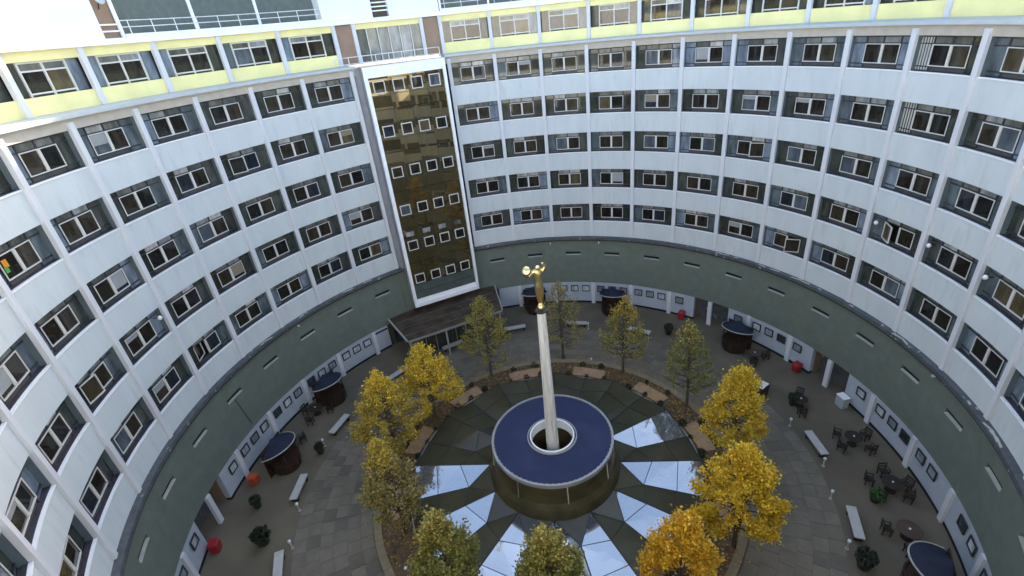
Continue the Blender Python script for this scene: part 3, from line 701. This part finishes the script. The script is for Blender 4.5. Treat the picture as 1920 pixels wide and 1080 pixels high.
for i, (x, y, top, w_, kind, lab, n_, tk) in enumerate(TREES): tree(x, y, top, w_ * (1.14 if i < 4 else 1.0), kind, lab, int(n_ * (1.45 if i < 4 else 2.5)), 40 + i, top_kind=tk)

# ------------------------------------------------------------------ planting pads and shrubs
def leafball(rg, r_, n_, zc, squash=.9):
    vs_, fs_ = [], []
    for _ in range(n_):
        d = Vector((rg.gauss(0, 1), rg.gauss(0, 1), rg.gauss(0, 1))).normalized() * r_ * rg.uniform(.55, 1.05); d.z *= squash
        a = Vector((rg.gauss(0, 1), rg.gauss(0, 1), rg.gauss(0, 1))).normalized(); b_ = a.orthogonal().normalized(); L = r_ * .28
        o = len(vs_); cc = d + Vector((0, 0, zc)); vs_ += [cc - a * L, cc + b_ * L * .6, cc + a * L, cc - b_ * L * .6]; fs_.append((o, o + 1, o + 2, o + 3))
    return MB().add(vs_, fs_)
rg = random.Random(11)
shrub_me = leafball(rg, .26, 90, .22).mesh('shrub', 'lead_green')
PADN = {22: 'just right of the column foot', 52: 'behind the glass roof at upper right', 82: 'beside the pointed yellow tree', 112: 'below the largest yellow tree', -8: 'just left of the column foot', -38: 'behind the glass roof at upper left', -68: 'right of the broad yellow tree at left', -98: 'under the sparse brownish tree at left'}
for t, wh in PADN.items():
    o = MB().arc(10.35, 11.45, t - 7.3, t + 7.3, .05, .13, 6).build('stone_pad', 'pad'); tag(o, 'tan stone pad set in the planting bed ' + wh, 'stone pad', 'stone pads in the planting bed')
    for (dt, r_) in ((-8, 10.3), (8, 10.3), (-4, 11.7), (5, 11.75), (0, 10.22)):
        x, y = pol(t + dt + rg.uniform(-1, 1), r_ + rg.uniform(-.1, .1)); sc = rg.uniform(.7, 1.3)
        o = put('shrub', shrub_me, None, (x, y, .05), rg.uniform(0, 6)); o.scale = (sc, sc, sc)
        tag(o, 'small dark shrub edging the tan pad ' + wh, 'shrub', 'small shrubs of the pad ' + wh)
# fallen leaves in the bed
fl = MB()
for _ in range(2600):
    x, y = pol(rg.uniform(0, 360), rg.choice((rg.uniform(10.2, 12.0), rg.uniform(10.2, 13.4)))); z = .095 if math.hypot(x, y) < 12.05 else (.175 if math.hypot(x, y) < 12.56 else .045); a = rg.uniform(0, 6.28); L = rg.uniform(.05, .10)
    if any(abs(((math.degrees(math.atan2(x, y)) - t + 180) % 360) - 180) < 7.5 for t in PADN) and math.hypot(x, y) < 11.5: z = .145
    fl.add([(x - L * math.cos(a), y - L * math.sin(a), z), (x + L * .5 * math.sin(a), y - L * .5 * math.cos(a), z + .01), (x + L * math.cos(a), y + L * math.sin(a), z), (x - L * .5 * math.sin(a), y + L * .5 * math.cos(a), z + .012)], [(0, 1, 2, 3)], rg.randrange(3))
tag(fl.build('fallen_leaves', [LM['mixed'][0], LM['orange'][1], LM['dim'][1]]), kind='stuff')

# ------------------------------------------------------------------ benches and light posts
def make_bench():
    b_ = put('bench', None)
    MB().box(-1.08, 1.08, -.27, .27, .38, .47).build('seat', 'bench', b_)
    for x in (-.85, .85): MB().box(x - .07, x + .07, -.22, .22, 0, .378).build('leg', 'dark_metal', b_)
    MB().box(-.76, .76, -.03, .03, .18, .26).build('stretcher', 'dark_metal', b_)
    return b_
BEN = [(-69, 'pale bench left of the broad yellow tree, below the second kiosk'), (-88.5, 'pale bench at left beside the barrel kiosk'), (-107.5, 'pale bench cut by the bottom edge at left'), (91.3, 'pale bench right of the two yellow trees'), (110.8, 'pale bench nearest the dark chairs at lower right'),
       (-6.8, 'pale bench far back, just left of the column'), (-27.5, 'pale bench in front of the entrance canopy'), (-47, 'pale bench half hidden between the yellow trees at left'), (13, 'pale bench far back, hidden behind the dull tree'), (33, 'pale bench far back, behind the first tree right of the column')]
b0 = make_bench()
for i, (t, lab) in enumerate(BEN):
    o = b0 if i == 0 else copy_tree(b0)
    x, y = pol(t, 18.2); o.location = (x, y, 0); o.rotation_euler = (0, 0, -R(t)); tag(o, lab, 'bench', 'stone benches round the courtyard')
def make_post():
    b_ = put('light_post', None)
    MB().lathe([(.10, 0), (.10, .04), (.045, .05), (.045, .62)], 10).build('stem', 'bench', b_)
    MB().lathe([(.09, .621), (.10, .66), (.09, .76), (.02, .80)], 10).build('head', 'globe', b_)
    return b_
POST = [(-75.5, 18.3, 'below the bench near the broad yellow tree'), (-94, 17.7, 'at the lower end of the bench beside the barrel kiosk'), (-103.2, 17.6, 'at the upper end of the bench cut by the bottom edge'), (96.6, 17.9, 'at the lower end of the bench right of the yellow trees'), (84.5, 17.6, 'at the upper end of the bench right of the yellow trees'), (105, 17.4, 'at the upper end of the bench by the dark chairs'), (116, 17.6, 'at the lower end of the bench by the dark chairs'), (17, 17.8, 'behind the dull tree, right of the column'), (36.5, 17.6, 'right of the first tree beyond the column')]
p0_ = make_post()
for i, (t, r_, lab) in enumerate(POST):
    o = p0_ if i == 0 else copy_tree(p0_)
    x, y = pol(t, r_); o.location = (x, y, 0); tag(o, 'short pale light post ' + lab, 'light post', 'light posts by the benches')
for (t, r_, lab) in ((21.2, 12.75, 'tiny white ball light on the paving right of the column'), (-123, 11.4, 'tiny white ball light in the bed at lower left')):
    x, y = pol(t, r_); o = MB().lathe([(0, 0), (.08, .03), (.11, .11), (.08, .19), (0, .22)], 12).build('ball_light', 'globe', None, (x, y, .05), smooth=True); tag(o, lab, 'light')

# ------------------------------------------------------------------ barrel kiosks
def make_kiosk():
    k = put('kiosk', None)
    MB().lathe([(.92, 0), (1.02, .5), (1.04, 1.02)], 28).build('counter', 'timber', k)
    MB().lathe([(1.0, 1.03), (1.10, 1.03), (1.10, 1.10), (1.0, 1.10)], 28, closed=True).build('counter_edge', 'timber', k)
    for i in range(14):
        a = 2 * math.pi * i / 14; MB().cbox(1.05 * math.cos(a), 1.05 * math.sin(a), .56, .03, .05, .9, a).build('batten', 'dark_wood', k)
    for a in (40, 140, 220, 320): MB().tube((1.0 * math.cos(R(a)), 1.0 * math.sin(R(a)), 1.0), (1.0 * math.cos(R(a)), 1.0 * math.sin(R(a)), 1.98), .05, n=6).build('post', 'dark_wood', k)
    ro = MB(); n_ = 20; top = []; 
    vs_ = [(0, .55, 2.72)]
    ring_ = []
    for i in range(n_ + 1):
        a = R(180 + 180 * i / n_); ring_.append((1.42 * math.cos(a), .62 + 1.95 * math.sin(a) * .92, 1.95 - .55 * math.sin(a)))
    vs_ += ring_ + [(x, y, z - .09) for x, y, z in ring_]
    m_ = n_ + 1
    fs_ = [(0, 1 + i, 2 + i) for i in range(n_)] + [(1 + i, 1 + m_ + i, 2 + m_ + i, 2 + i) for i in range(n_)] + [tuple(range(m_ + m_, m_, -1))] + [(0, m_, m_ + m_), (0, m_ + 1, 1), (0, 2 * m_, m_ + 1)]
    ro.add(vs_, fs_).build('roof', 'slate', k)
    tm = MB()
    for i in range(n_): tm.tube(ring_[i], ring_[i + 1], .045, n=5, cap=False)
    tm.build('roof_trim', 'trim', k)
    MB().box(-1.2, 1.2, .66, .74, 0, 2.35).build('back_panel', 'timber', k)
    return k
KI = [(-81.6, 20.2, 'barrel shaped timber kiosk with slate blue roof and orange box at left'), (-61.5, 21.0, 'slate roofed kiosk against the wall behind the yellow trees at left'), (56.8, 21.0, 'slate roofed kiosk against the wall at right, beyond the sparse green tree'), (.6, 21.6, 'kiosk at the far wall behind the gilded statue'), (22.5, 21.3, 'kiosk at the far wall behind the olive tree with yellow top'), (119.6, 20.9, 'kiosk cut by the bottom right corner')]
k0 = make_kiosk()
for i, (t, r_, lab) in enumerate(KI):
    o = k0 if i == 0 else copy_tree(k0)
    x, y = pol(t, r_); o.location = (x, y, 0); o.rotation_euler = (0, 0, -R(t)); tag(o, lab, 'kiosk', 'timber kiosks round the courtyard')

# ------------------------------------------------------------------ bins, cabinet, pots, furniture
def make_bin(m_):
    b_ = put('bin', None)
    mb = MB(); mb.hexa([(-.30, -.27, .06), (.30, -.27, .06), (.30, .27, .06), (-.30, .27, .06), (-.36, -.33, .92), (.36, -.33, .92), (.36, .33, .92), (-.36, .33, .92)]); mb.build('body', m_, b_)
    MB().hexa([(-.38, -.36, .925), (.38, -.36, .925), (.38, .36, .925), (-.38, .36, .925), (-.30, -.26, 1.04), (.30, -.26, 1.04), (.34, .36, 1.06), (-.34, .36, 1.06)]).build('lid', m_, b_)
    for x in (-.22, .22): MB().tube((x - .04, .24, .07), (x + .04, .24, .07), .07, n=10).build('wheel', 'dark_metal', b_)
    return b_
for m_, t, r_, lab, ca in (('red', -99.3, 22.4, 'red bin against the pale wall at lower left, below the doorway', 'bin'), ('red', 40.5, 22.5, 'red bin beside the far right doorway', 'bin'), ('red', 70.4, 22.4, 'red bin beside the nearer right doorway', 'bin'), ('orange', -86.0, 21.9, 'orange box between the wall and the barrel kiosk', 'box')):
    o = make_bin(m_); o.scale = (.82, .82, .82); x, y = pol(t, r_); o.location = (x, y, 0); o.rotation_euler = (0, 0, -R(t)); tag(o, lab, ca)
cb = thing('cabinet', 'pale glazed cabinet standing by the right doorway', 'cabinet', (*pol(82.0, 22.4), 0), -R(82.0))
MB().box(-.36, .36, -.26, .26, .04, .95).build('body', 'cabinet', cb); MB().box(-.38, .38, -.29, .29, .955, 1.0).build('top', 'cap', cb)
ct = thing('cart', 'dark maroon cart half hidden behind the pointed yellow tree', 'cart', (*pol(73.0, 17.6), 0), R(35))
MB().box(-.75, .75, -.4, .4, .25, .95).build('body', 'maroon', ct); MB().box(-.2, .7, -.35, .35, .955, 1.02).build('top', 'cap', ct); MB().box(-.8, -.75, -.4, .4, .6, 1.2).build('handle', 'dark_metal', ct)
for q_ in (-.5, .5):
    for y_ in (-.42, .34): MB().tube((q_, y_, .16), (q_, y_ + .08, .16), .16, n=14).build('wheel', 'dark_metal', ct)
def make_chair():
    c_ = put('chair', None)
    MB().box(-.24, .24, -.24, .22, .42, .47).build('seat', 'dark_wood', c_)
    bm_ = MB(); bm_.box(-.26, -.21, .20, .25, .42, .92); bm_.box(.21, .26, .20, .25, .42, .92); bm_.box(-.21, .21, .205, .245, .80, .91); bm_.box(-.21, .21, .205, .245, .58, .66); bm_.build('backrest', 'dark_wood', c_)
    for x in (-.21, .21):
        for y in (-.2, .2): MB().box(x - .025, x + .025, y - .025, y + .025, 0, .418).build('leg', 'dark_wood', c_)
    for q_ in (-1, 1): MB().box(q_ * .25 - .03, q_ * .25 + .03, -.24, .2, .64, .68).box(q_ * .25 - .025, q_ * .25 + .025, -.23, -.18, .471, .64).build('armrest', 'dark_wood', c_)
    return c_
def make_table(r_, m_):
    t_ = put('table', None)
    MB().lathe([(r_, .70), (r_, .74)], 24).build('top', m_, t_); MB().lathe([(.05, .03), (.05, .70)], 8).build('stem', 'dark_wood', t_); MB().lathe([(.32, 0), (.30, .03), (.05, .045)], 16).build('foot', 'dark_wood', t_)
    MB().lathe([(.05, .742), (.06, .745), (.06, .80), (.045, .80)], 10).build('ashtray', 'globe', t_)
    return t_
TAB = [(91.4, 20.7, .55, 'dark_wood', 'small dark round table between the right benches and the wall', (20, 140, 200, 300)), (101.9, 21.1, .6, 'dark_wood', 'dark round table in the middle of the chair group at right', (10, 80, 150, 215, 290)), (110.9, 20.8, .62, 'brown_top', 'brown round table near the bottom right kiosk', (160, 250)),
       (-66.5, 21.3, .55, 'dark_wood', 'dark table at left near the second kiosk', (0, 90, 180, 270)), (-76.8, 20.9, .55, 'dark_wood', 'dark table just above the barrel kiosk', (30, 150, 270)), (62.5, 20.9, .55, 'brown_top', 'brown table by the pale wall beyond the pointed yellow tree', (0, 120, 240)), (79.5, 19.6, .5, 'dark_wood', 'dark table beyond the upper right bench', (60, 240))]
CHW = ['of the small table beyond the right benches', 'of the large chair group at right', 'of the table near the bottom right kiosk', 'of the table near the second kiosk', 'of the table above the barrel kiosk', 'of the table beyond the pointed yellow tree', 'of the table above the right bench']
c0 = make_chair(); first = True
for q, (t, r_, tr_, m_, lab, chs) in enumerate(TAB):
    x, y = pol(t, r_); o = make_table(tr_, m_); o.location = (x, y, 0); tag(o, lab, 'table', 'tables in the courtyard')
    for a in chs:
        cch = c0 if first else copy_tree(c0); first = False
        d = tr_ + .42 + rg.uniform(-.08, .22); ang = R(a + rg.uniform(-12, 12))
        cch.location = (x + d * math.cos(ang), y + d * math.sin(ang), 0); cch.rotation_euler = (0, 0, ang - math.pi / 2 + R(rg.uniform(-25, 25)))
        tag(cch, 'dark armchair ' + ('on the ' + ('far ' if math.sin(ang) > .3 else 'near ' if math.sin(ang) < -.3 else '') + ('left' if math.cos(ang) < -.35 else 'right' if math.cos(ang) > .35 else '') + ' side').replace('  ', ' ') + ' ' + CHW[q], 'chair', 'chairs ' + CHW[q])
def pot(t, r_, lab, rad_, green='lead_green', hgt=.55):
    p_ = thing('potted_shrub', lab, 'planter', (*pol(t, r_), 0))
    MB().lathe([(rad_ * .62, 0), (rad_ * .8, hgt * .9), (rad_ * .86, hgt), (rad_ * .7, hgt), (rad_ * .68, hgt - .06)], 18).build('pot', 'pot', p_)
    leafball(random.Random(int(t * 10)), rad_ * 1.0, 260, hgt + rad_ * .55).build('foliage', green, p_)
pot(-100.1, 19.5, 'round dark shrub in a pot at lower left', .55)
pot(118.6, 18.3, 'dark potted shrub at lower right below the benches', .5)
pot(-77.6, 18.2, 'dark potted shrub near the bench left of the yellow tree', .34)
pot(40.5, 19.4, 'dark potted shrub far back below the red bin', .42)
pot(104.4, 19.9, 'pot of bright green leaves in front of the chair group at right', .38, 'bright_green', .4)
pot(78.5, 19.2, 'slim dark potted plant beyond the right bench', .36)
pot(-91.5, 20.8, 'low dark potted plant below the barrel kiosk', .36)

# ------------------------------------------------------------------ globe lamps on the facade
for t, lab in ((-85.4, 'white globe lamp on the left facade beside a pillar'), (78.3, 'white globe lamp on the right facade, nearest the column'), (88.0, 'white globe lamp on the right facade, middle of three'), (98.1, 'white globe lamp on the right facade, nearest the right edge')):
    l_ = thing('globe_lamp', lab, 'lamp', (*pol(t, 22.9), 14.3), -R(t), 'globe lamps on the facade')
    MB().lathe([(0, -.14), (.08, -.115), (.14, 0), (.08, .115), (0, .14)], 14).build('globe', 'globe', l_, smooth=True)
    MB().tube((0, 0.02, 0), (0, .6, 0), .025).build('bracket', 'dark_metal', l_)

# ------------------------------------------------------------------ small extras
rg2 = random.Random(5)
for k in range(26):
    t = rg2.uniform(48, 112) if k < 19 else rg2.uniform(-70, -40); q = MB(); w1 = rg2.uniform(.1, .45)
    q.hexa([(-w1, -.04, 0), (w1, -.05, 0), (w1 * .8, .05, 0), (-w1 * .9, .06, 0), (-w1, -.04, .02), (w1, -.05, .03), (w1 * .8, .05, .04), (-w1 * .9, .06, .02)])
    o = q.build('loose_flashing', 'slit', ring, (*pol(t, 22.76), 7.922), -R(t) + rg2.uniform(-.3, .3))
for t in (-60.5, 6, 18.5, 96):
    MB().cbox(0, 22.9, 7.25, .12, .16, .14).build('floodlight', 'globe', base, (0, 0, 0), -R(t))
MB().tube((*pol(-79.3, 22.96), 5.75), (*pol(-78.2, 22.96), 3.0), .018, n=5).build('loose_cable', 'black', base)
dsh = thing('satellite_dish', 'small pale blue dish in the brown slot beside the white bulkhead', 'dish', (*pol(-68.0, 25.45), 31.35), -R(-68))
MB().lathe([(0, 0), (.16, .03), (.27, .10), (.30, .16)], 18).build('bowl', 'cabinet', dsh).rotation_euler = (R(80), 0, 0)
MB().tube((0, 0, 0), (0, .25, -.5), .03).build('bracket', 'dark_metal', dsh)
